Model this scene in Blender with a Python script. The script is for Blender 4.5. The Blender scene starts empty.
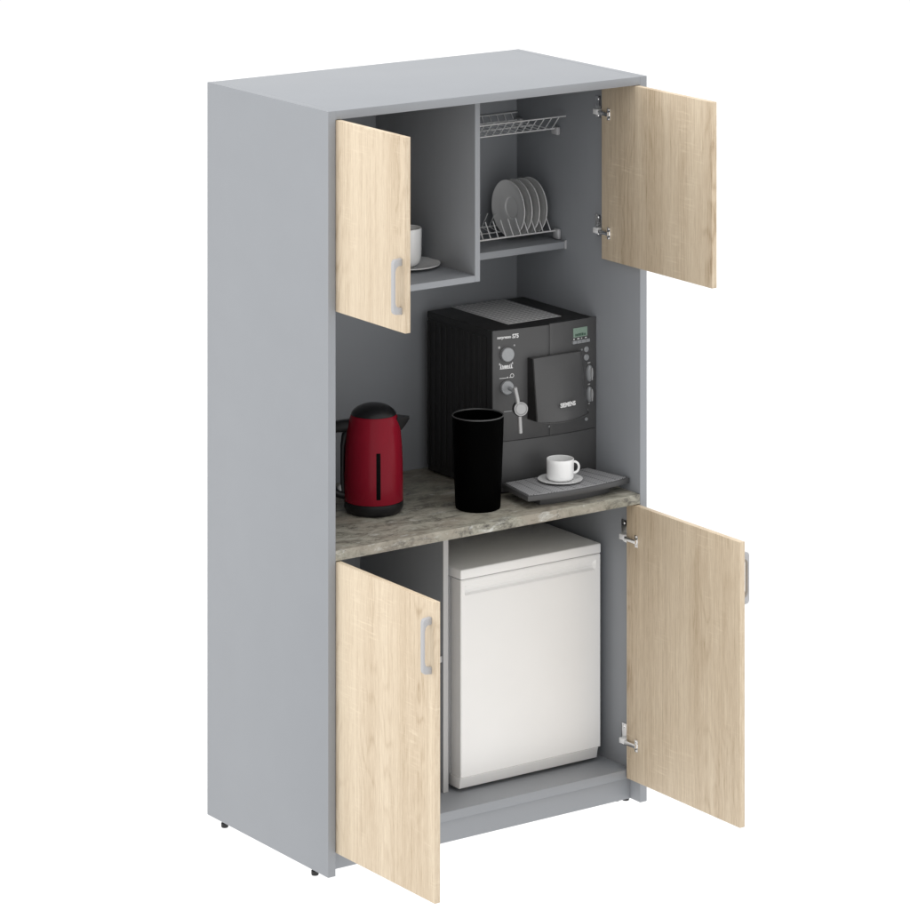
import bpy, bmesh, math, random
from mathutils import Vector, Matrix
random.seed(4)
S = bpy.context.scene
COL = S.collection
PI = math.pi

# ------------------------------------------------------------------ materials
def newmat(name):
    m = bpy.data.materials.new(name); m.use_nodes = True
    nt = m.node_tree; b = nt.nodes['Principled BSDF']
    return m, nt, b
def N(nt, t, **kw):
    n = nt.nodes.new(t)
    for k, v in kw.items(): setattr(n, k, v)
    return n
def plain(name, col, rough=.5, metal=0, var=.04, nscale=30, bump=0, bscale=400, coat=0, spec=.5):
    m, nt, b = newmat(name)
    tc = N(nt, 'ShaderNodeTexCoord'); no = N(nt, 'ShaderNodeTexNoise')
    no.inputs['Scale'].default_value = nscale; no.inputs['Detail'].default_value = 4
    nt.links.new(tc.outputs['Object'], no.inputs['Vector'])
    r = N(nt, 'ShaderNodeValToRGB')
    lo = [max(0, c*(1-var)) for c in col]; hi = [min(1, c*(1+var)) for c in col]
    r.color_ramp.elements[0].position = .3; r.color_ramp.elements[1].position = .7
    r.color_ramp.elements[0].color = (*lo, 1); r.color_ramp.elements[1].color = (*hi, 1)
    nt.links.new(no.outputs['Fac'], r.inputs['Fac']); nt.links.new(r.outputs['Color'], b.inputs['Base Color'])
    b.inputs['Roughness'].default_value = rough; b.inputs['Metallic'].default_value = metal
    b.inputs['Coat Weight'].default_value = coat; b.inputs['Coat Roughness'].default_value = .08
    b.inputs['Specular IOR Level'].default_value = spec
    if bump:
        n2 = N(nt, 'ShaderNodeTexNoise'); n2.inputs['Scale'].default_value = bscale
        nt.links.new(tc.outputs['Object'], n2.inputs['Vector'])
        bp = N(nt, 'ShaderNodeBump'); bp.inputs['Strength'].default_value = bump; bp.inputs['Distance'].default_value = .001
        nt.links.new(n2.outputs['Fac'], bp.inputs['Height']); nt.links.new(bp.outputs['Normal'], b.inputs['Normal'])
    return m

def oak():
    m, nt, b = newmat('pale_oak'); L = nt.links.new
    tc = N(nt, 'ShaderNodeTexCoord')
    def mapn(sc, off=(0, 0, 0)):
        mp = N(nt, 'ShaderNodeMapping'); mp.inputs['Scale'].default_value = sc; mp.inputs['Location'].default_value = off
        L(tc.outputs['Object'], mp.inputs['Vector']); return mp.outputs['Vector']
    def noise(vec, scale=1, detail=5, rough=.6, dist=0):
        n = N(nt, 'ShaderNodeTexNoise'); n.inputs['Scale'].default_value = scale; n.inputs['Detail'].default_value = detail
        n.inputs['Roughness'].default_value = rough; n.inputs['Distortion'].default_value = dist
        L(vec, n.inputs['Vector']); return n.outputs['Fac']
    def math_(op, a, c, clamp=False):
        n = N(nt, 'ShaderNodeMath', operation=op); n.use_clamp = clamp
        for i, v in enumerate((a, c)):
            if isinstance(v, (int, float)): n.inputs[i].default_value = v
            else: L(v, n.inputs[i])
        return n.outputs[0]
    fine = noise(mapn((300, 480, 22)), 1, 3, .75)
    line = noise(mapn((200, 210, 3.0), (1, 6, 2)), 1, 3, .7)
    fib = noise(mapn((90, 75, 3.2), (3, 1, 7)), 1, 5, .62, .6)
    med = noise(mapn((9, 12, .35), (1.3, 0, 0)), 1, 2, .45)
    # cathedral figure: long drawn arches
    warp = noise(mapn((2, 5.5, 1.7), (0, 2.1, .4)), 1, 3, .5)
    sep = N(nt, 'ShaderNodeSeparateXYZ'); L(tc.outputs['Object'], sep.inputs[0])
    ph = math_('ADD', math_('MULTIPLY', sep.outputs['Y'], 90), math_('MULTIPLY', warp, 95))
    sn = math_('SINE', ph, 0)
    mask = N(nt, 'ShaderNodeMapRange'); mask.inputs['From Min'].default_value = .46; mask.inputs['From Max'].default_value = .60
    L(noise(mapn((3, 9, .5), (5, .4, 2)), 1, 2, .5), mask.inputs['Value'])
    cath = math_('MULTIPLY', math_('POWER', math_('ADD', math_('MULTIPLY', sn, .5), .5), 3), mask.outputs[0])
    # light cross-cut saw marks
    sm = N(nt, 'ShaderNodeMapRange'); sm.inputs['From Min'].default_value = .55; sm.inputs['From Max'].default_value = .75
    L(noise(mapn((10, 16, 190), (2, 2, 2)), 1, 2, .5), sm.inputs['Value'])
    pm = N(nt, 'ShaderNodeMapRange'); pm.inputs['From Min'].default_value = .5; pm.inputs['From Max'].default_value = .68
    L(noise(mapn((5, 7, 5), (8, 3, 1)), 1, 2, .5), pm.inputs['Value'])
    saw = math_('MULTIPLY', sm.outputs[0], pm.outputs[0])
    v = math_('ADD', math_('MULTIPLY', fine, .60), math_('MULTIPLY', fib, .16))
    v = math_('ADD', v, math_('MULTIPLY', line, .42))
    v = math_('ADD', v, math_('MULTIPLY', med, .46))
    v = math_('SUBTRACT', v, math_('MULTIPLY', cath, .12))
    v = math_('ADD', v, math_('MULTIPLY', saw, .17))
    r = N(nt, 'ShaderNodeValToRGB'); e = r.color_ramp.elements
    e[0].position = .60; e[0].color = (0.4, 0.292, 0.185, 1)
    e[1].position = .98; e[1].color = (0.74, 0.625, 0.465, 1)
    x = e.new(.69); x.color = (0.54, 0.425, 0.29, 1)
    x = e.new(.81); x.color = (0.63, 0.512, 0.37, 1)
    L(v, r.inputs['Fac']); L(r.outputs['Color'], b.inputs['Base Color'])
    b.inputs['Roughness'].default_value = .55
    bp = N(nt, 'ShaderNodeBump'); bp.inputs['Strength'].default_value = .15; bp.inputs['Distance'].default_value = .0006
    L(fine, bp.inputs['Height']); L(bp.outputs['Normal'], b.inputs['Normal'])
    return m

def stone():
    m, nt, b = newmat('mottled_stone'); L = nt.links.new
    tc = N(nt, 'ShaderNodeTexCoord')
    def noise(sc, rot=0, detail=8, rough=.65, dist=0, off=(0, 0, 0)):
        mp = N(nt, 'ShaderNodeMapping'); mp.inputs['Scale'].default_value = sc; mp.inputs['Rotation'].default_value = (0, 0, rot); mp.inputs['Location'].default_value = off
        L(tc.outputs['Object'], mp.inputs['Vector'])
        n = N(nt, 'ShaderNodeTexNoise'); n.inputs['Scale'].default_value = 1; n.inputs['Detail'].default_value = detail
        n.inputs['Roughness'].default_value = rough; n.inputs['Distortion'].default_value = dist
        L(mp.outputs['Vector'], n.inputs['Vector']); return n.outputs['Fac']
    a = noise((16, 26, 26), .3, 14, .8, .5)
    r = N(nt, 'ShaderNodeValToRGB'); e = r.color_ramp.elements
    e[0].position = .36; e[0].color = (.07, .065, .055, 1)
    e[1].position = .70; e[1].color = (.58, .57, .51, 1)
    for p, c in ((.43, (.19, .18, .15)), (.47, (.28, .27, .22)), (.53, (.36, .35, .29)), (.60, (.42, .39, .33)), (.66, (.49, .48, .42))):
        x = e.new(p); x.color = (*c, 1)
    L(a, r.inputs['Fac'])
    # brown clouds and pale crystals
    c2 = noise((5, 9, 9), .3, 4, .55, .6, (4, 2, 0))
    mr = N(nt, 'ShaderNodeMapRange'); mr.inputs['From Min'].default_value = .44; mr.inputs['From Max'].default_value = .62; mr.inputs['To Max'].default_value = .5
    L(c2, mr.inputs['Value'])
    mx = N(nt, 'ShaderNodeMix', data_type='RGBA'); L(mr.outputs[0], mx.inputs['Factor']); L(r.outputs['Color'], mx.inputs[6]); mx.inputs[7].default_value = (.27, .225, .18, 1)
    c3 = noise((16, 42, 42), .2, 8, .74, .6, (1, 7, 3))
    m3 = N(nt, 'ShaderNodeMapRange'); m3.inputs['From Min'].default_value = .54; m3.inputs['From Max'].default_value = .64; m3.inputs['To Max'].default_value = .8
    L(c3, m3.inputs['Value'])
    mx2 = N(nt, 'ShaderNodeMix', data_type='RGBA'); L(m3.outputs[0], mx2.inputs['Factor']); L(mx.outputs[2], mx2.inputs[6]); mx2.inputs[7].default_value = (.11, .105, .09, 1)
    c4 = noise((18, 42, 42), .2, 8, .72, .5, (9, 1, 3))
    m4 = N(nt, 'ShaderNodeMapRange'); m4.inputs['From Min'].default_value = .57; m4.inputs['From Max'].default_value = .70; m4.inputs['To Max'].default_value = .75
    L(c4, m4.inputs['Value'])
    mx3 = N(nt, 'ShaderNodeMix', data_type='RGBA'); L(m4.outputs[0], mx3.inputs['Factor']); L(mx2.outputs[2], mx3.inputs[6]); mx3.inputs[7].default_value = (.70, .71, .68, 1)
    L(mx3.outputs[2], b.inputs['Base Color']); b.inputs['Roughness'].default_value = .45
    return m

def perforated(name, base, hole, pitch, axis='XY', frac=.3):
    m, nt, b = newmat(name); L = nt.links.new
    tc = N(nt, 'ShaderNodeTexCoord'); mp = N(nt, 'ShaderNodeMapping')
    mp.inputs['Scale'].default_value = (1/pitch, 1/pitch, 0)
    L(tc.outputs['Object'], mp.inputs['Vector'])
    v = N(nt, 'ShaderNodeTexVoronoi'); v.inputs['Randomness'].default_value = 0; v.inputs['Scale'].default_value = 1
    L(mp.outputs['Vector'], v.inputs['Vector'])
    r = N(nt, 'ShaderNodeValToRGB'); r.color_ramp.elements[0].position = frac; r.color_ramp.elements[1].position = frac+.08
    r.color_ramp.elements[0].color = (*hole, 1); r.color_ramp.elements[1].color = (*base, 1)
    L(v.outputs['Distance'], r.inputs['Fac']); L(r.outputs['Color'], b.inputs['Base Color'])
    b.inputs['Roughness'].default_value = .5
    return m

M = dict(
    grey=plain('grey_laminate', (.288, .301, .321), .5, var=.012, nscale=8, bump=.05, bscale=900),
    edge=plain('grey_edge_band', (.288, .301, .321), .45, var=.015, nscale=12),
    dark=plain('dark_gap', (.02, .02, .02), .6),
    oak=oak(), stone=stone(),
    alu=plain('matt_aluminium', (.43, .43, .44), .42, 0.0, var=.02, spec=.6),
    chrome=plain('bright_nickel', (.88, .88, .88), .13, 1, var=.02),
    wire=plain('chromed_wire', (.85, .85, .85), .3, .35, var=.02),
    porcelain=plain('white_porcelain', (.92, .92, .915), .12, var=.01, coat=.3),
    band=plain('painted_light_edge', (.50, .495, .49), .5, var=.01),  # paler than the laminate: light on the inner edges put into the colour
    plate=plain('glazed_plate', (.70, .70, .695), .18, var=.01, coat=.2),
    enamel=plain('white_enamel', (.93, .923, .910), .38, var=.012, nscale=6),
    red=plain('red_enamel', (.225, .008, .020), .24, var=.03, spec=.13),
    blackp=plain('black_plastic', (.011, .011, .012), .34, var=.08, spec=.3),
    soot=plain('matt_black_tumbler', (.0008, .0008, .0008), .5, var=.1, spec=.01),
    rim=plain('grey_rim', (.055, .055, .055), .35, var=.05),
    pure=plain('slot_black', (.003, .003, .003), .5, spec=.1),
    case=plain('anthracite_case', (.022, .022, .022), .5, var=.06, spec=.3),
    front=plain('graphite_front', (.072, .072, .073), .42, var=.03, nscale=12),
    knob=plain('silver_grey_plastic', (.33, .34, .35), .35, .2, var=.04, nscale=300),
    silver=plain('brushed_silver', (.42, .42, .42), .35, .4, var=.04, nscale=200),
    lcd=plain('green_display', (.23, .32, .26), .3, var=.08, nscale=200),
    lcdtxt=plain('display_ink', (.05, .10, .07), .5),
    print=plain('white_print', (.80, .80, .80), .5, var=.01),
    pgrey=plain('grey_print', (.42, .42, .42), .5, var=.01),
    grille=perforated('perforated_grille', (.62, .62, .62), (.36, .36, .36), .0165),
    grate=perforated('perforated_grate', (.36, .36, .37), (.15, .15, .15), .0085, frac=.22),
    foot=plain('black_foot', (.01, .01, .01), .5),
)

# ------------------------------------------------------------------ mesh helpers
class MB:
    def __init__(s): s.bm = bmesh.new()
    def box(s, x0, x1, y0, y1, z0, z1, bev=0, seg=2, rot=None):
        t = bmesh.new(); bmesh.ops.create_cube(t, size=1)
        for v in t.verts: v.co = Vector(((x0+x1)/2+v.co.x*(x1-x0), (y0+y1)/2+v.co.y*(y1-y0), (z0+z1)/2+v.co.z*(z1-z0)))
        if bev: bmesh.ops.bevel(t, geom=t.edges[:], offset=bev, segments=seg, profile=.5, affect='EDGES')
        s.merge(t, rot); return s
    def merge(s, t, mat=None):
        if mat is not None: bmesh.ops.transform(t, matrix=mat, verts=t.verts)
        me = bpy.data.meshes.new('tmp'); t.to_mesh(me); t.free(); s.bm.from_mesh(me); bpy.data.meshes.remove(me)
    def tube(s, pts, r, seg=10, cap=True, closed=False):
        pts = [Vector(p) for p in pts]; n = len(pts); rings = []; t = bmesh.new()
        rr = r if isinstance(r, (list, tuple)) else [r]*n
        prev = None
        for i, p in enumerate(pts):
            if closed: d = (pts[(i+1) % n]-pts[i-1]).normalized()
            elif i == 0: d = (pts[1]-p).normalized()
            elif i == n-1: d = (p-pts[-2]).normalized()
            else: d = ((pts[i+1]-p).normalized()+(p-pts[i-1]).normalized()).normalized()
            if prev is None:
                a = Vector((0, 0, 1)) if abs(d.z) < .9 else Vector((1, 0, 0))
                u = d.cross(a).normalized()
            else: u = (prev-d*prev.dot(d)).normalized()
            prev = u; w = d.cross(u)
            rings.append([t.verts.new(p+(u*math.cos(2*PI*k/seg)+w*math.sin(2*PI*k/seg))*rr[i]) for k in range(seg)])
        m = n if closed else n-1
        for i in range(m):
            A, B = rings[i], rings[(i+1) % n]
            for k in range(seg): t.faces.new((A[k], A[(k+1) % seg], B[(k+1) % seg], B[k]))
        if cap and not closed: t.faces.new(rings[0][::-1]); t.faces.new(rings[-1])
        s.merge(t); return s
    def lathe(s, prof, mat=None, seg=64):
        t = bmesh.new(); rings = []
        for r, z in prof:
            if r < 1e-6: rings.append([t.verts.new((0, 0, z))])
            else: rings.append([t.verts.new((r*math.cos(2*PI*k/seg), r*math.sin(2*PI*k/seg), z)) for k in range(seg)])
        for A, B in zip(rings, rings[1:]):
            for k in range(seg):
                k2 = (k+1) % seg
                if len(A) == 1 and len(B) == 1: break
                if len(A) == 1: t.faces.new((A[0], B[k2], B[k]))
                elif len(B) == 1: t.faces.new((A[k], A[k2], B[0]))
                else: t.faces.new((A[k], A[k2], B[k2], B[k]))
        s.merge(t, mat); return s
    def prism(s, poly, z0, z1, mat=None, bev=0, seg=2):
        t = bmesh.new()
        a = [t.verts.new((x, y, z0)) for x, y in poly]; c = [t.verts.new((x, y, z1)) for x, y in poly]
        n = len(poly)
        t.faces.new(a[::-1]); t.faces.new(c)
        for i in range(n): t.faces.new((a[i], a[(i+1) % n], c[(i+1) % n], c[i]))
        bmesh.ops.recalc_face_normals(t, faces=t.faces[:])
        if bev:
            es = [e for e in t.edges if len(e.link_faces) == 2 and e.calc_face_angle() > .6]
            bmesh.ops.bevel(t, geom=es, offset=bev, segments=seg, profile=.5, affect='EDGES')
        s.merge(t, mat); return s
    def build(s, name, mat, parent=None, ang=38, **tags):
        bm = s.bm; bmesh.ops.recalc_face_normals(bm, faces=bm.faces[:])
        for f in bm.faces: f.smooth = True
        for e in bm.edges: e.smooth = not (len(e.link_faces) == 2 and e.calc_face_angle() > math.radians(ang))
        me = bpy.data.meshes.new(name); bm.to_mesh(me); bm.free()
        o = bpy.data.objects.new(name, me); COL.objects.link(o); me.materials.append(mat)
        if parent is not None: setparent(o, parent)
        for k, v in tags.items(): o[k] = v
        return o
def root_loc(p):
    l = Vector(p.location)
    while p.parent: p = p.parent; l = l+Vector(p.location)
    return l
def setparent(o, p):
    o.parent = p
    top = p
    while top.parent: top = top.parent
    if p is top: o.location = -Vector(top.location)      # geometry is written in place; the thing's Empty stands at its base
def empty(name, loc, label, cat, group=None):
    o = bpy.data.objects.new(name, None); COL.objects.link(o); o.location = loc; o.empty_display_size = .05
    o['label'] = label; o['category'] = cat
    if group: o['group'] = group
    return o
def text(name, body, size, loc, mat, parent, depth=.0004, rz=0, width=None, font_bold=0):
    c = bpy.data.curves.new('t', 'FONT'); c.body = body; c.size = size; c.extrude = depth; c.resolution_u = 3; c.offset = font_bold
    t = bpy.data.objects.new('t', c); COL.objects.link(t)
    dg = bpy.context.evaluated_depsgraph_get(); me = bpy.data.meshes.new_from_object(t.evaluated_get(dg))
    bpy.data.objects.remove(t)
    xs = [v.co.x for v in me.vertices]; w = max(xs)-min(xs); sx = (width/w) if width else 1; x0 = min(xs)
    R = Matrix.Translation(loc) @ Matrix.Rotation(rz, 4, 'Z') @ Matrix.Rotation(PI/2, 4, 'X')
    for v in me.vertices: v.co = R @ Vector(((v.co.x-x0)*sx, v.co.y, v.co.z))
    me.name = name; me.materials.clear(); me.materials.append(mat)
    o = bpy.data.objects.new(name, me); COL.objects.link(o); setparent(o, parent); return o

# ------------------------------------------------------------------ cabinet
H, D, T = 1.905, .574, .022
cab = empty('kitchen_cabinet', (.5, .287, -.016), 'tall grey laminate kitchen cabinet with four open pale oak doors and a stone countertop', 'cabinet')
b = .0007
MB().box(0, T, 0, D, 0, H, b).build('side_panel', M['grey'], cab)
MB().box(1-T, 1, 0, D, 0, H, b).build('side_panel', M['grey'], cab)
MB().box(T, 1-T, .0004, D-.001, H-T, H-.0003, .0004).build('top_panel', M['grey'], cab)
MB().box(T, 1-T, .552, .562, .05, H-T).build('back_panel', M['grey'], cab)
MB().box(T, 1-T, .040, .552, .0545, .078, b).build('bottom_panel', M['grey'], cab)
MB().box(T, 1-T, .0425, .0605, .0, .0540, b).build('plinth', M['grey'], cab)
MB().box(T, 1-T, 0, .552, .7835, .8095, .0018, 3).build('countertop', M['stone'], cab)
dv = MB().box(.463, .479, .1655, .552, .078, .7835, b).build('divider', M['grey'], cab)
MB().box(.4632, .4788, .1645, .1655, .0785, .7830).build('lit_edge_strip', M['band'], dv)  # added strip, its paler colour stands in for light on the divider edge
sv = MB().box(T+.03, .463, .1705, .552, .415, .431, b).build('shelf', M['grey'], cab)
MB().box(T+.03, .4628, .1695, .1705, .4152, .4308).build('lit_edge_strip', M['band'], sv)  # same painted brightness on the shelf edge
MB().box(.513, .529, .093, .552, 1.4052, H-T, b).build('divider', M['grey'], cab)
MB().box(.0395, .513, .093, .552, 1.405, 1.4215, b).build('shelf', M['grey'], cab)
sh = MB().box(.529, .978, .325, .552, 1.402, 1.4205, b).build('shelf', M['grey'], cab)
MB().box(.9715, .9776, .3225, .3248, 1.400, 1.424, .0006).build('end_cap', M['alu'], sh)
for x, y in ((.011, .505), (.011, .077), (.989, .505), (.989, .077), (.965, .088), (.035, .088)):
    MB().lathe([(0, -.016), (.0088, -.016), (.0096, -.013), (.0096, -.005), (.006, -.004), (.006, .001), (0, .001)], Matrix.Translation((x, y, 0)), 24).build('foot', M['foot'], cab)

def arc_handle(parent, xf, sgn, yc, z0, z1, w=.0125, pr=.025, th=.005):
    """bow handle: bevelled foot ends and a straight grip, on the plane x=xf, standing out along sgn*x"""
    o = []; i = []
    c = .012
    out = [(0, z0), (pr-.006, z0+.002), (pr-.0015, z0+.006), (pr, z0+c), (pr, z1-c), (pr-.0015, z1-.006), (pr-.006, z1-.002), (0, z1)]
    inn = [(0, z1-.017), (pr-.013, z1-.018), (pr-th-.002, z1-.024), (pr-th, z1-.032), (pr-th, z0+.032), (pr-th-.002, z0+.024), (pr-.013, z0+.018), (0, z0+.017)]
    poly = out+inn
    mat = Matrix.Translation((xf, yc+w/2, 0)) @ Matrix(((sgn, 0, 0, 0), (0, 0, -1, 0), (0, 1, 0, 0), (0, 0, 0, 1)))
    MB().prism(poly, 0, w, mat, bev=.0009).build('handle', M['alu'], parent)

def hinge(parent, xd, xw, yc, yw, z):
    """cup flange on the door (x=xd), arm box, and mounting plate on the side panel (x=xw)"""
    h = MB()
    h.box(xd-.0022, xd+.0002, yc-.006, yc+.007, z-.017, z+.015, .0008)
    for k in (-1, 1):
        h.lathe([(0, .004), (.0022, .0035), (.003, .002), (.003, 0), (0, 0)], Matrix.Translation((xd-.0015, yc-.001, z-.001+k*.0125)) @ Matrix.Rotation(-PI/2, 4, 'Y'), 16)
    o = h.build('hinge', M['chrome'], parent)
    MB().box(xd-.0095, xd-.0015, yc-.004, yw-.030, z-.0058, z+.0050, .0012).build('hinge_arm', M['chrome'], o)
    p = MB(); p.box(xw-.0028, xw-.0001, yw-.011, yw+.012, z-.020, z+.038, .0008)
    for k in (-.0135, .030):
        p.lathe([(0, .0025), (.003, .0022), (.004, .001), (.004, 0), (0, 0)], Matrix.Translation((xw-.0026, yw, z+k)) @ Matrix.Rotation(-PI/2, 4, 'Y'), 16)
    q = p.build('mounting_plate', M['chrome'], cab)
    MB().box(xd-.0095, xw-.003, yw-.0290, yw-.0090, z-.0065, z+.0070, .0006).build('hinge_block', M['print'], q)

def door(x0, x1, y0, y1, z0, z1, lab):
    d = MB().box(x0, x1, y0, y1, z0, z1, .0008).build('door', M['oak'], cab)
    return d
ul = door(.0232, .0392, -.305, .150, 1.4053, 1.8815, '')
ur = door(.9610, .9772, -.322, .145, 1.4053, 1.8815, '')
ll = door(.0235, .0397, -.431, .037, .0575, .7815, '')
lr = door(.9615, .9775, -.435, .037, .0575, .7815, '')
arc_handle(ul, .0232, -1, -.287, 1.449, 1.586)
arc_handle(ll, .0235, -1, -.413, .607, .744)
arc_handle(lr, .9775, 1, -.417, .616, .751)
for z in (1.793, 1.478): hinge(ur, .9610, .978, .1123, .180, z)
for z in (.690, .154): hinge(lr, .9615, .978, -.007, .066, z)

# ------------------------------------------------------------------ dish racks
rk = empty('cup_rack', (.75, .45, 1.7196), 'chromed wire cup rack with a slanted front rail, empty, high above the plates', 'dish rack')
X0, X1 = .530, .977
m = MB()
m.tube([(X0, .363, 1.7196), (X1-.012, .363, 1.7196)], .0019, 8); m.tube([(X0, .327, 1.757), (X1, .327, 1.757)], .0019, 8)
m.tube([(X0, .535, 1.7196), (X1-.012, .535, 1.7196)], .0019, 8); m.tube([(X0, .548, 1.738), (X1, .548, 1.738)], .0019, 8)
m.tube([(X0, .45, 1.7176), (X1-.012, .45, 1.7176)], .0019, 8)
x = X0+.006
while x < X1-.02:
    m.tube([(x, .327, 1.757), (x, .361, 1.7205), (x, .367, 1.7185), (x, .531, 1.7185), (x, .537, 1.7205), (x, .548, 1.738)], .0013, 6); x += .0247
m.build('wire_frame', M['wire'], rk)
for xx in (X1-.012, ):
    MB().box(xx, xx+.0125, .350, .378, 1.703, 1.725, .004, 3).build('wall_bracket', M['alu'], rk)
    MB().box(xx, xx+.0125, .520, .545, 1.703, 1.725, .004, 3).build('wall_bracket', M['alu'], rk)

pk = empty('plate_rack', (.75, .45, 1.421), 'chromed wire plate rack with upright prongs holding four plates', 'dish rack')
m = MB()
m.tube([(X0, .3585, 1.4453), (X1-.012, .3585, 1.4453)], .0021, 8); m.tube([(X0, .505, 1.4453), (X1-.012, .505, 1.4453)], .0021, 8)
m.tube([(X0, .395, 1.4375), (X1-.012, .395, 1.4375)], .0017, 8); m.tube([(X0, .462, 1.4375), (X1-.012, .462, 1.4375)], .0017, 8)
k = 0; x = .951
while x > X0+.004:
    m.tube([(x, .385, 1.4870), (x, .3590, 1.4450), (x, .395, 1.4375)], .0016, 6); m.tube([(x, .462, 1.4375), (x, .5050, 1.4450), (x, .479, 1.4870)], .0016, 6)
    x -= .0247
m.build('wire_frame', M['wire'], pk)
MB().box(X1-.012, X1+.0005, .346, .372, 1.4215, 1.450, .005, 3).build('wall_bracket', M['alu'], pk)
MB().box(X1-.012, X1+.0005, .494, .518, 1.4215, 1.450, .005, 3).build('wall_bracket', M['alu'], pk)

def plate_prof(r):
    return [(0, .0030), (r*.34, .0030), (r*.37, .0034), (r*.385, .0062), (r*.41, .0070), (r*.62, .0085), (r*.82, .0120), (r*.97, .0172), (r*.99, .0178), (r*1.003, .0170), (r*.995, .0150), (r*.80, .0080), (r*.46, .0018), (r*.45, 0), (r*.41, 0), (r*.40, .0015), (0, .0015)]
labs = ['foremost white plate in the wire rack, its whole hollow face showing',
        'second white plate of the rack row, just behind the fully visible one',
        'third white plate of the rack row, between the second plate and the last',
        'last white plate of the rack row, nearest the cabinet side wall']
for i in range(4):
    xc = .866+.0247*i
    P = Matrix.Translation((xc, .4220, 1.5075)) @ Matrix.Rotation(-PI/2, 4, 'Y') @ Matrix.Translation((0, 0, -.006))
    o = MB().lathe(plate_prof(.076), P, 80).build('plate', M['plate'], None, 50)
    o['label'] = labs[i]; o['category'] = 'plate'; o['group'] = 'plates standing in the wire rack'

def cup_prof(r, h, rb, th=.0026, round_=.35):
    p = [(0, .003), (rb*.8, .003), (rb*.82, 0), (rb*.92, 0), (rb, .002)]
    for i in range(1, 9):
        a = i/8*PI/2
        p.append((rb+(r*.985-rb)*math.sin(a), .002+h*round_*(1-math.cos(a))))
    p += [(r, h*.8), (r, h-.001), (r-th*.4, h), (r-th, h-.001), (r-th, h*.8)]
    for i in range(8, -1, -1):
        a = i/8*PI/2
        p.append((max(0, rb-th+(r*.985-rb)*math.sin(a)), .006+h*round_*(1-math.cos(a))))
    p.append((0, .006)); return p
def saucer_prof(r, h=.012):
    return [(0, .0035), (r*.36, .0035), (r*.42, .0048), (r*.75, h*.55), (r*.98, h), (r, h*.99), (r*.995, h*.80), (r*.75, h*.28), (r*.50, .0005), (r*.48, 0), (r*.42, 0), (r*.41, .001), (0, .001)]
def cup_handle(mb, C, r, ang, z0, z1, reach, w, t):
    u = Vector((math.cos(ang), math.sin(ang), 0)); pts = []
    zc = (z0+z1)/2; hz = (z1-z0)/2
    for i in range(17):
        a = -PI/2+i/16*PI
        pts.append(Vector(C)+u*(r-.002+reach*math.cos(a)**.8 if 0 < i < 16 else r-.002)+Vector((0, 0, zc+hz*math.sin(a))))
    mb.tube(pts, t, 10)
# mug on the upper left shelf
c0 = (.428, .283, 1.4216)
o = MB().lathe(saucer_prof(.089, .0125), Matrix.Translation(c0), 96).build('saucer', M['porcelain'], None, 50)
o['label'] = 'large white saucer on the upper left shelf, half hidden by the oak door'; o['category'] = 'saucer'
mg = empty('mug', (c0[0], c0[1], c0[2]+.0036), 'tall white mug on the upper left shelf, peeking out beside the door', 'mug')
Cm = (c0[0], c0[1], c0[2]+.0036)
MB().lathe(cup_prof(.0405, .100, .0235, .003, .34), Matrix.Translation(Cm), 80).build('body', M['porcelain'], mg, 50)
h = MB(); cup_handle(h, Cm, .040, math.radians(160), .030, .080, .026, 0, .0045); h.build('handle', M['porcelain'], mg)
# cup on the machine's drip tray
TZ = .8465
c1 = (.800, .112, TZ+.0002)
o = MB().lathe(saucer_prof(.0590, .0075), Matrix.Translation(c1), 96).build('saucer', M['porcelain'], None, 50)
o['label'] = 'small white saucer under the coffee cup on the grey drip tray'; o['category'] = 'saucer'
C2 = (c1[0], c1[1], c1[2]+.0036)
cp = empty('coffee_cup', C2, 'small white coffee cup with a round ear on the grey drip tray', 'cup')
MB().lathe(cup_prof(.0362, .056, .0305, .0026, .16), Matrix.Translation(C2), 80).build('body', M['porcelain'], cp, 50)
h = MB(); cup_handle(h, C2, .0355, math.radians(-24), .016, .046, .0165, 0, .0032); h.build('handle', M['porcelain'], cp)

# ------------------------------------------------------------------ kettle
K = (.311, .261, .8097)
kt = empty('electric_kettle', K, 'glossy red electric kettle with black lid, base and handle on the stone countertop', 'kettle')
KM = Matrix.Translation(K)
MB().lathe([(0, 0), (.066, 0), (.0715, .004), (.0765, .013), (.0772, .024), (.0768, .030), (.074, .031), (0, .031)], KM, 96).build('base', M['blackp'], kt)
body = MB().lathe([(.0760, .0312), (.0765, .034), (.0762, .08), (.0752, .13), (.0735, .17), (.0705, .205), (.0655, .232), (.0605, .247), (.0585, .2505), (.055, .2515), (0, .2515)], KM, 128).build('body', M['red'], kt)
MB().lathe([(.0583, .2512), (.0578, .254), (.052, .2615), (.042, .2690), (.029, .2745), (.014, .2775), (0, .2783)], KM, 96).build('lid', M['blackp'], kt)
# window slot: follows the wall of the body, a little right of the view direction
base_ang = math.atan2(-.8192, -.5736)
def on_body(ang, z, off): # radius by height
    pr = [(.0312, .0760), (.08, .0762), (.13, .0752), (.17, .0735), (.205, .0705)]
    for (a, ra), (c, rc) in zip(pr, pr[1:]):
        if a <= z <= c: r = ra+(rc-ra)*(z-a)/(c-a); break
    else: r = pr[-1][1]
    return Vector(K)+Vector(((r+off)*math.cos(ang), (r+off)*math.sin(ang), z))
bm = MB(); t = bmesh.new(); nz, na = 10, 6; g = []
for i in range(nz+1):
    row = []
    for j in range(na+1):
        row.append(t.verts.new(on_body(base_ang+math.radians(6.6+8.2*j/na), .047+(.166-.047)*i/nz, .0007)))
    g.append(row)
for i in range(nz):
    for j in range(na): t.faces.new((g[i][j], g[i][j+1], g[i+1][j+1], g[i+1][j]))
bmesh.ops.solidify(t, geom=t.faces[:], thickness=.0012)
bm.merge(t); bm.build('water_window', M['pure'], kt)
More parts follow.
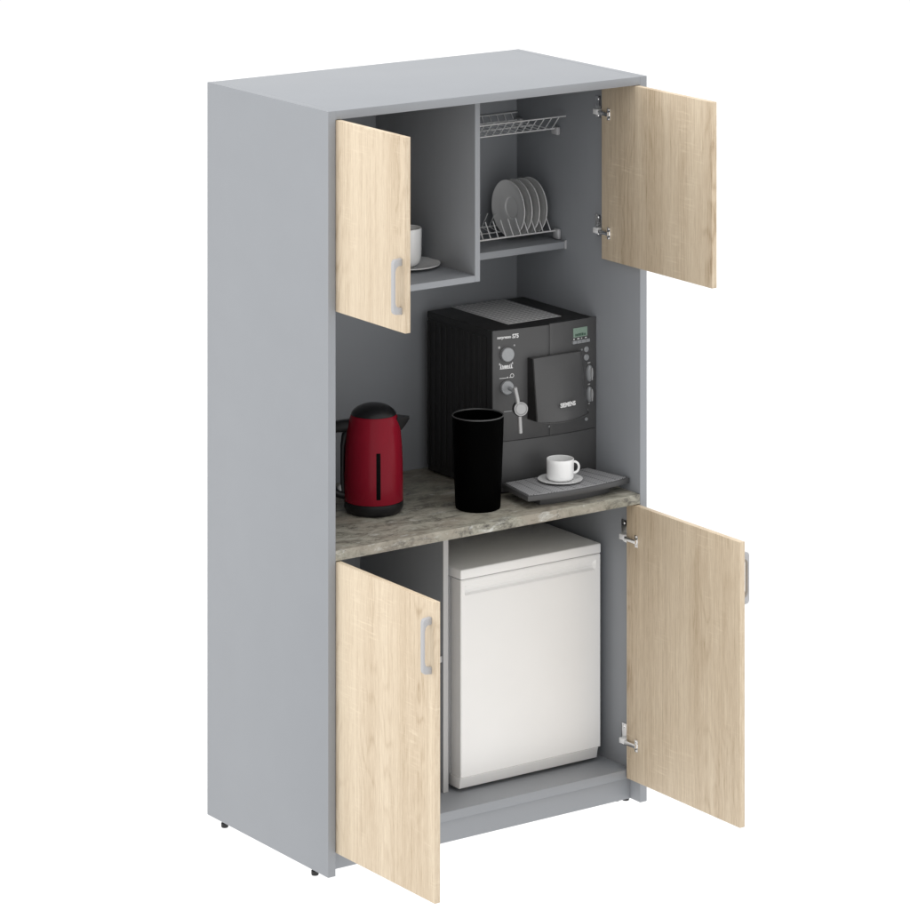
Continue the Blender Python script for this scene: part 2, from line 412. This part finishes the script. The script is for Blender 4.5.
# spout (to the viewer's right) and handle (to the left)
ar = math.atan2(-.5736, .8192); ur_ = Vector((math.cos(ar), math.sin(ar), 0)); up = Vector((0, 0, 1)); sd = Vector((-ur_.y, ur_.x, 0))
t = bmesh.new()
sec = []
for d, w, zt, zb in ((.0605, .022, .2440, .200), (.068, .019, .2440, .204), (.081, .012, .2445, .220), (.0925, .004, .2450, .238)):
    c = Vector(K)+ur_*d
    sec.append([t.verts.new(c+sd*w+up*zt), t.verts.new(c-sd*w+up*zt), t.verts.new(c-sd*w*.55+up*(zb*.4+zt*.6-.003)), t.verts.new(c+up*zb), t.verts.new(c+sd*w*.55+up*(zb*.4+zt*.6-.003))])
for A, B in zip(sec, sec[1:]):
    for k in range(5): t.faces.new((A[k], A[(k+1) % 5], B[(k+1) % 5], B[k]))
t.faces.new(sec[0][::-1]); t.faces.new(sec[-1])
mm = MB(); mm.merge(t); mm.build('spout', M['blackp'], kt, 50)
# handle: swept flat band
def band(pts, w, th):
    t = bmesh.new(); rings = []
    for i, (p, ww, tt) in enumerate(zip(pts, w, th)):
        d = (pts[min(i+1, len(pts)-1)]-pts[max(i-1, 0)]).normalized(); nn = d.cross(sd).normalized()
        ring = []
        for k in range(12):
            a = 2*PI*k/12; ca, sa = math.cos(a), math.sin(a)
            ring.append(t.verts.new(p+sd*(ww*math.copysign(abs(ca)**.6, ca))+nn*(tt*math.copysign(abs(sa)**.6, sa))))
        rings.append(ring)
    for A, B in zip(rings, rings[1:]):
        for k in range(12): t.faces.new((A[k], A[(k+1) % 12], B[(k+1) % 12], B[k]))
    t.faces.new(rings[0][::-1]); t.faces.new(rings[-1]); return t
hp = [(-.050, .222), (-.075, .2205), (-.098, .218), (-.112, .211), (-.121, .196), (-.124, .17), (-.122, .12), (-.116, .075), (-.105, .052), (-.086, .044), (-.070, .042)]
pts = [Vector(K)+ur_*a+up*z for a, z in hp]
mm = MB(); mm.merge(band(pts, [.017]*11, [.016, .0155, .0145, .0125, .011, .0105, .0105, .011, .011, .010, .010]))
hp2 = [(-.062, .218), (-.075, .195), (-.0795, .17), (-.080, .12), (-.080, .07), (-.079, .040)]
mm.merge(band([Vector(K)+ur_*a+up*z for a, z in hp2], [.013]*6, [.012, .0085, .0065, .0060, .006, .006]))
hd = mm.build('handle', M['blackp'], kt, 50)
BM_ = Matrix.Translation(Vector(K)-ur_*.0835-sd*.009+up*.062) @ Vector((-.6, -.8, .1)).to_track_quat('Z', 'Y').to_matrix().to_4x4()
MB().lathe([(0, .003), (.007, .0025), (.0092, .0005), (.0092, -.004), (0, -.004)], BM_, 24).build('power_button', M['silver'], hd)

# ------------------------------------------------------------------ black tumbler
Vv = (.5517, .1347, .8097)
tu = empty('tumbler', Vv, 'plain matt black open tumbler standing on the countertop before the coffee machine', 'tumbler')
MB().lathe([(0, 0), (.0555, 0), (.0578, .0015), (.0590, .006), (.0612, .06), (.0637, .13), (.0660, .19), (.0672, .2385), (.0642, .2385), (.0600, .13), (.0560, .010), (0, .008)], Matrix.Translation(Vv), 128).build('body', M['soot'], tu, 45)
MB().lathe([(.0640, .2386), (.0673, .2386), (.0674, .2398), (.0667, .2412), (.0657, .2416), (.0647, .2410), (.0640, .2386)], Matrix.Translation(Vv), 128).build('rim', M['rim'], tu, 60)  # rim highlight put into the lighter grey of this ring

# ------------------------------------------------------------------ coffee machine
cm = empty('coffee_machine', (.815, .36, .8095), 'black fully automatic coffee machine with a graphite front, knobs and drip tray', 'coffee machine')
def yf(x):
    t = (x-.653)/.321; return .212-.022*t-.012*4*t*(1-t)
zb = .8135
mb = MB(); mb.box(.6575, .9735, .235, .517, zb, 1.222, .003)
for y in [.250+.0262*i for i in range(11)]:
    mb.box(.6555, .6580, y-.0048, y+.0048, .830, 1.214, .0009)
mb.box(.6560, .9750, .216, .519, 1.2205, 1.2390, .003)
for x, y in ((.69, .27), (.94, .27), (.69, .49), (.94, .49)): mb.lathe([(0, 0), (.012, 0), (.012, .006), (0, .006)], Matrix.Translation((x, y, .8096)), 20)
core = mb.build('case', M['case'], cm)
MB().box(.7355, .9100, .256, .518, 1.2386, 1.2402, .0004).build('cup_warmer_grille', M['grille'], core)
# front panels over a dark core
def arcpoly(x0, x1, back, inset=0, n=14, th=None):
    f = [(x0+(x1-x0)*i/n, yf(x0+(x1-x0)*i/n)+inset) for i in range(n+1)]
    return f+([(x, y+th) for x, y in f[::-1]] if th else [(x1, back), (x0, back)])
MB().prism(arcpoly(.6540, .9755, .238, .0042), zb+.001, 1.2385, bev=.0008).build('front_core', M['case'], cm)
f1 = MB().prism(arcpoly(.6538, .8206, 0, th=.004), .9474, 1.2395, bev=.0006).build('front_panel', M['front'], cm)
f2 = MB().prism(arcpoly(.8218, .9765, 0, th=.004), .9474, 1.2420, bev=.0006).build('front_panel', M['front'], cm)
f3 = MB().prism(arcpoly(.6538, .9765, 0, th=.004), zb, .9462, bev=.0006).build('lower_panel', M['front'], cm)
# spout cover
TOPP = [(.757, .1700), (.780, .1705), (.810, .1712), (.840, .1712), (.870, .1705), (.895, .1695), (.910, .1690), (.9165, .1760)]
BOTP = [(.757, .1520), (.772, .1395), (.795, .1290), (.825, .1245), (.860, .1300), (.895, .1440), (.925, .1620), (.942, .1800)]
def lerp(f): return [(a[0]+(c[0]-a[0])*f, a[1]+(c[1]-a[1])*f) for a, c in zip(TOPP, BOTP)]
def smooth(p, n=4):
    o = []
    for i in range(len(p)-1):
        a, b_, c, d = p[max(i-1, 0)], p[i], p[i+1], p[min(i+2, len(p)-1)]
        for k in range(n):
            t = k/n
            o.append(tuple(.5*(2*b_[q]+(c[q]-a[q])*t+(2*a[q]-5*b_[q]+4*c[q]-d[q])*t*t+(3*b_[q]-a[q]-3*c[q]+d[q])*t**3) for q in (0, 1)))
    return o+[p[-1]]
t = bmesh.new(); rows = []
for k in range(15):
    f = k/14; z = 1.1610-(1.1610-.9980)*f
    front = smooth(lerp(f**1.15))
    if k in (0, 14): front = [(x, y+.0015) for x, y in front]
    rows.append([t.verts.new((x, y, z)) for x, y in front]+[t.verts.new((front[-1][0], .205, z)), t.verts.new((front[0][0], .205, z))])
    if k == 0: z0 = z
for A, B in zip(rows, rows[1:]):
    n = len(A)
    for k in range(n): t.faces.new((A[k], A[(k+1) % n], B[(k+1) % n], B[k]))
t.faces.new(rows[0]); t.faces.new(rows[-1][::-1])
mb = MB(); mb.merge(t); cv = mb.build('spout_cover', M['front'], cm, 30)
# dark side cheek and lower rim of the cover
mb = MB(); mb.prism([(.1715, 1.1600), (.1535, .9990), (.200, .9990), (.200, 1.1600)], .7540, .7568, Matrix(((0, 0, 1, 0), (1, 0, 0, 0), (0, 1, 0, 0), (0, 0, 0, 1))))
mb.build('cheek', M['case'], cv)
rim = [(x, y-.0008, .9950) for x, y in smooth(BOTP)[3:]]
MB().tube(rim, .0016, 6).build('rim', M['rim'], cv)
text('lettering', 'SIEMENS', .0160, (.8135, .1290, 1.0330), M['print'], cv, depth=.0014, rz=math.radians(5), width=.0520, font_bold=.0003)
def ny(x):  # front plane position a hair proud
    return yf(x)-.0004
def slope(x): return math.atan2(yf(x+.02)-yf(x-.02), .04)
text('lettering', 'surpresso', .0105, (.6660, ny(.666)-.0002, 1.2175), M['print'], f1, rz=slope(.686), width=.0400, font_bold=.0003)
text('lettering', 'S75', .0150, (.7090, ny(.709)-.0002, 1.2165), M['print'], f1, rz=slope(.716), width=.0185, font_bold=.0005)
def disc(name, x, z, r, d, mat, parent, seg=40, sx=1, bev=.0015):
    R = Matrix.Translation((x, yf(x)+.001, z)) @ Matrix.Rotation(slope(x), 4, 'Z') @ Matrix.Rotation(PI/2, 4, 'X') @ Matrix.Diagonal((sx, 1, 1, 1))
    return MB().lathe([(0, d), (r-bev, d), (r, d-bev), (r, 0), (0, 0)], R, seg).build(name, mat, parent)
k1 = disc('knob', .693, 1.1761, .0185, .012, M['knob'], cm)
k2 = disc('knob', .693, 1.0889, .0180, .010, M['knob'], cm)
disc('icon', .6724, 1.1947, .0045, .0014, M['pgrey'], f1); disc('icon', .7158, 1.1970, .0035, .0014, M['pgrey'], f1)
def onfront(mb, x0, x1, z0, z1, th=.0006):
    xm = (x0+x1)/2; R = Matrix.Translation((xm, yf(xm)-th/2+.0002, (z0+z1)/2)) @ Matrix.Rotation(slope(xm), 4, 'Z')
    t = bmesh.new(); bmesh.ops.create_cube(t, size=1); bmesh.ops.scale(t, vec=(x1-x0, th, z1-z0), verts=t.verts); mb.merge(t, R)
# scale marks round the first knob and the small pictogram row above the second one
mb = MB()
for i in range(9):
    a = math.radians(225+90*i/8)
    x = .6915+.026*math.cos(a)*1.0; z = 1.1730+.026*math.sin(a)-.004
    onfront(mb, x-.0011, x+.0011, z-.0028, z+.0028)
onfront(mb, .6735, .7110, 1.1375, 1.1392)
for i in range(6): onfront(mb, .6750+.006*i, .6785+.006*i, 1.1395, 1.1455+.0015*(i in (2, 3)))
mb.build('dial_marking', M['print'], f1)
mb = MB()
onfront(mb, .6724, .6930, 1.1128, 1.1142); onfront(mb, .6940, .6975, 1.1128, 1.1158); onfront(mb, .7000, .7090, 1.1130, 1.1145)
mb.lathe([(.0042, .0008), (.0056, .0008), (.0056, 0), (.0042, 0)], Matrix.Translation((.7085, yf(.7085), 1.1180)) @ Matrix.Rotation(slope(.7085), 4, 'Z') @ Matrix.Rotation(PI/2, 4, 'X'), 20)
mb.build('steam_marking', M['print'], f1)
mb = MB(); onfront(mb, .6850, .7080, 1.0245, 1.0262, .001); mb.build('ledge_highlight', M['knob'], f1)  # highlight on a small ledge, painted as a thin pale line
# display and buttons
mb = MB(); onfront(mb, .8975, .9450, 1.1960, 1.2205, .0012); dsp = mb.build('display', M['lcd'], f2)
mb = MB(); x = .9040
for w in (.0035, .0025, .0035, .0045, .0035, .0045, .003, .003):
    onfront(mb, x, x+w*.75, 1.1990, 1.2055 if w > .003 else 1.2040, .0022); x += w+.0010
mb.build('display_text', M['lcdtxt'], dsp)
mb = MB()
for i in range(4):
    onfront(mb, .8945+.0146*i, .9083+.0146*i-.0004, 1.1795, 1.1880, .004)
mb.build('button_row', M['knob'], f2)
mb = MB()
for i, w in enumerate((.004, .007, .003, .006)): onfront(mb, .8985+.013*i, .8985+.013*i+w, 1.1900, 1.1930, .0008)
mb.build('button_marking', M['print'], f2)
disc('indicator', .9271, 1.1605, .0036, .0015, M['knob'], f2)
disc('button', .9420, 1.1600, .0075, .004, M['knob'], f2); disc('button', .9420, 1.1385, .0085, .004, M['knob'], f2)
def dial(z, h):
    R = Matrix.Translation((.9520, yf(.952)+.001, z)) @ Matrix.Rotation(slope(.952), 4, 'Z') @ Matrix.Rotation(PI/2, 4, 'X')
    d = MB().lathe([(0, .010), (.0150, .010), (.0165, .0085), (.0180, .0075), (.0205, .004), (.0205, 0), (0, 0)], R @ Matrix.Diagonal((.52, h, 1, 1)), 40).build('dial', M['knob'], cm)
    MB().box(.9500, .9540, yf(.952)-.015, yf(.952)-.0085, z-.016, z+.016, .001).build('grip_bar', M['silver'], d)
dial(1.0950, 1.08); dial(1.0390, 1.02)
for z, w in ((1.1225, .009), (1.0655, .007), (1.0140, .006)):
    mb = MB(); onfront(mb, .9515-w/2, .9515+w/2, z-.0015, z+.0015); mb.build('tick_mark', M['pgrey'], f2)
disc('indicator', .9475, .9985, .0028, .0012, M['knob'], f2); disc('indicator', .9425, .9742, .0052, .003, M['knob'], f2)
disc('indicator', .8204, .9712, .0032, .0016, M['knob'], f1)
# steam wand: arm from the lower knob to a round head with a tube above and below
WP = Vector((.6760, .118, 1.0500))
mb = MB()
top_ = Vector((.6760-.0175, .120, 1.1080))
mb.tube([Vector((.6955, .197, 1.0880)), Vector((.6940, .175, 1.0850)), Vector((.6860, .150, 1.0720)), Vector((.6770, .135, 1.0560))], .0050, 12)
mb.build('arm', M['knob'], k2)
mb = MB(); mb.tube([Vector((.6590, .120, 1.1090)), Vector((.6665, .120, 1.0790)), Vector((.6730, .120, 1.0480)), Vector((.6765, .120, .9880))], .0060, 14)
mb.build('steam_pipe', M['silver'], k2)
Rm = Matrix.Translation((.6765, .1200, 1.0515)) @ Vector((-.42, -.90, .12)).to_track_quat('Z', 'Y').to_matrix().to_4x4()
MB().lathe([(0, .0075), (.0185, .0075), (.0198, .0060), (.0198, -.010), (0, -.010)], Rm, 40).build('head_ring', M['blackp'], k2)
MB().lathe([(0, .0112), (.0130, .0112), (.0134, .0080), (.0152, .0080), (.0153, .0112), (.0176, .0112), (.0184, .0100), (.0184, .0070), (0, .0070)], Rm, 40).build('head_face', M['silver'], k2)
# drip tray: bowed front, perforated grate, narrower base below
def tray_poly(x0, x1, yfr, xb0, xb1, yb, bow, n=16):
    f = [(x0+(x1-x0)*i/n, yfr-bow*4*(i/n)*(1-i/n)) for i in range(n+1)]
    return f+[(xb1, yb), (xb0, yb)]
dt = MB().prism(tray_poly(.6430, .9745, .040, .6660, .9470, .186, .016), .8305, TZ-.0020, bev=.0015).build('drip_tray', M['front'], cm)
MB().prism(tray_poly(.6500, .9640, .0445, .6715, .9400, .180, .0160), TZ-.0022, TZ).build('grate', M['grate'], dt)
mb = MB()
for i in range(1, 9):
    t_ = i/9; xa = .6500+(.9640-.6500)*t_; xb_ = .6715+(.9400-.6715)*t_; ya = .0445-.016*4*t_*(1-t_)+.003
    mb.tube([(xa, ya, TZ), (xb_, .178, TZ)], .0005, 4)
mb.build('grate_slots', M['dark'], dt)
MB().prism(tray_poly(.6960, .9230, .0600, .7100, .9150, .205, .014), .8098, .8304, bev=.001).build('tray_base', M['front'], dt)

# ------------------------------------------------------------------ fridge
fr = empty('mini_fridge', (.724, .33, .078), 'white undercounter mini fridge with a recessed grip, in the lower right compartment', 'fridge')
fx0, fx1, fy = .4975, .9515, .135
mb = MB(); mb.box(fx0+.0015, fx1-.0015, fy+.052, .545, .088, .628, .002); cs = mb.build('cabinet_body', M['enamel'], fr)
MB().box(fx0, fx1, fy, .548, .6292, .6550, .0035, 3).build('worktop', M['enamel'], fr)
# door with a long recessed grip under its top edge
t = bmesh.new()
pr = [(0, .1180), (0, .5830), (.0015, .5875), (.0085, .5925), (.0110, .5985), (.0080, .6070), (.0015, .6125), (0, .6145), (0, .6245), (.0020, .6278)]
secs = []
xs = [fx0+.0008, fx0+.0030, fx0+.0135, fx0+.0175, fx1-.0210, fx1-.0165, fx1-.0030, fx1-.0008]
for i, x in enumerate(xs):
    k = 1 if i in (3, 4) else 0; e = .0022 if i in (0, 7) else 0
    secs.append([t.verts.new((x, fy+.0005+(d if (k or j in (0, 9)) else 0)+e, z)) for j, (d, z) in enumerate(pr)]+[t.verts.new((x, fy+.046, .6278)), t.verts.new((x, fy+.046, .1180))])
for A, B in zip(secs, secs[1:]):
    n = len(A)
    for k in range(n): t.faces.new((A[k], A[(k+1) % n], B[(k+1) % n], B[k]))
t.faces.new(secs[0][::-1]); t.faces.new(secs[-1])
mb = MB(); mb.merge(t); fd = mb.build('door', M['enamel'], fr, 28)
MB().box(fx0+.006, fx1-.006, fy+.0462, fy+.0518, .122, .624, .001).build('seal', M['knob'], fd)
# kick plate sloping back below the door
MB().prism([(-.002, .1172), (.0008, .1120), (.006, .0885), (.05, .0885), (.05, .1172)], fx0-.001, fx1-.010, Matrix(((0, 0, 1, 0), (1, 0, 0, fy), (0, 1, 0, 0), (0, 0, 0, 1))), bev=.0012).build('kick_plate', M['enamel'], fr)
for x in (fx0+.045, fx1-.045):
    for y in (fy+.10, .51):
        MB().lathe([(0, .0782), (.013, .0782), (.013, .0885), (0, .0885)], Matrix.Translation((x, y, 0)), 20).build('foot', M['foot'], fr)

# ------------------------------------------------------------------ floor: white translucent surface, lit by an added sun beneath to stay shadowless
fl = MB()
t = bmesh.new(); bmesh.ops.create_circle(t, cap_ends=True, segments=96, radius=14); fl.merge(t, Matrix.Translation((.5, .3, -.0165)))
mf = bpy.data.materials.new('white_translucent_floor'); mf.use_nodes = True; nt = mf.node_tree; nt.nodes.clear()
tr = N(nt, 'ShaderNodeBsdfTranslucent'); tr.inputs['Color'].default_value = (.92, .92, .92, 1)
no = N(nt, 'ShaderNodeTexNoise'); no.inputs['Scale'].default_value = 3
mr = N(nt, 'ShaderNodeMapRange'); mr.inputs['To Min'].default_value = .91; mr.inputs['To Max'].default_value = .93
nt.links.new(no.outputs['Fac'], mr.inputs['Value']); nt.links.new(mr.outputs[0], tr.inputs['Color'])
ou = N(nt, 'ShaderNodeOutputMaterial'); nt.links.new(tr.outputs[0], ou.inputs['Surface'])
o = fl.build('floor', mf, None); o['kind'] = 'structure'

# ------------------------------------------------------------------ light
w = bpy.data.worlds.new('World'); S.world = w; w.use_nodes = True; nt = w.node_tree
bg = nt.nodes['Background']; bg.inputs['Color'].default_value = (1, 1, 1, 1); bg.inputs['Strength'].default_value = 1.02
def sun(name, d, e, ang, col=(1, 1, 1)):
    l = bpy.data.lights.new(name, 'SUN'); l.energy = e; l.angle = math.radians(ang); l.color = col
    o = bpy.data.objects.new(name, l); COL.objects.link(o); o.rotation_euler = Vector(d).to_track_quat('-Z', 'Y').to_euler(); return o
sun('added_sun_below', (0, 0, 1), .9, 60)  # added sun under the floor, whitens it and removes shadows
def area(name, loc, tgt, sx, sy, p):
    l = bpy.data.lights.new(name, 'AREA'); l.shape = 'RECTANGLE'; l.size = sx; l.size_y = sy; l.energy = p
    o = bpy.data.objects.new(name, l); COL.objects.link(o); o.location = loc
    o.rotation_euler = (Vector(tgt)-Vector(loc)).to_track_quat('-Z', 'Y').to_euler(); return o
sun('overhead_softbox', (0, 0, -1), 1.65, 35)
sun('side_softbox', (1, -.45, -.1), .60, 30)

# ------------------------------------------------------------------ camera (level, shifted lens)
c = bpy.data.cameras.new('Camera'); co = bpy.data.objects.new('Camera', c); COL.objects.link(co)
co.location = (-5.5557, -8.4815, 3.5796); co.rotation_euler = (PI/2, 0, -.6110)
c.sensor_width = 36; c.lens = 36*4076.6/910; c.shift_y = -(455+561.78)/910; c.clip_end = 200; c.clip_start = .1
S.camera = co
S.render.engine = 'CYCLES'
S.cycles.max_bounces = 10; S.cycles.diffuse_bounces = 2
S.view_settings.view_transform = 'Standard'; S.view_settings.look = 'None'; S.view_settings.exposure = 0; S.view_settings.gamma = 1
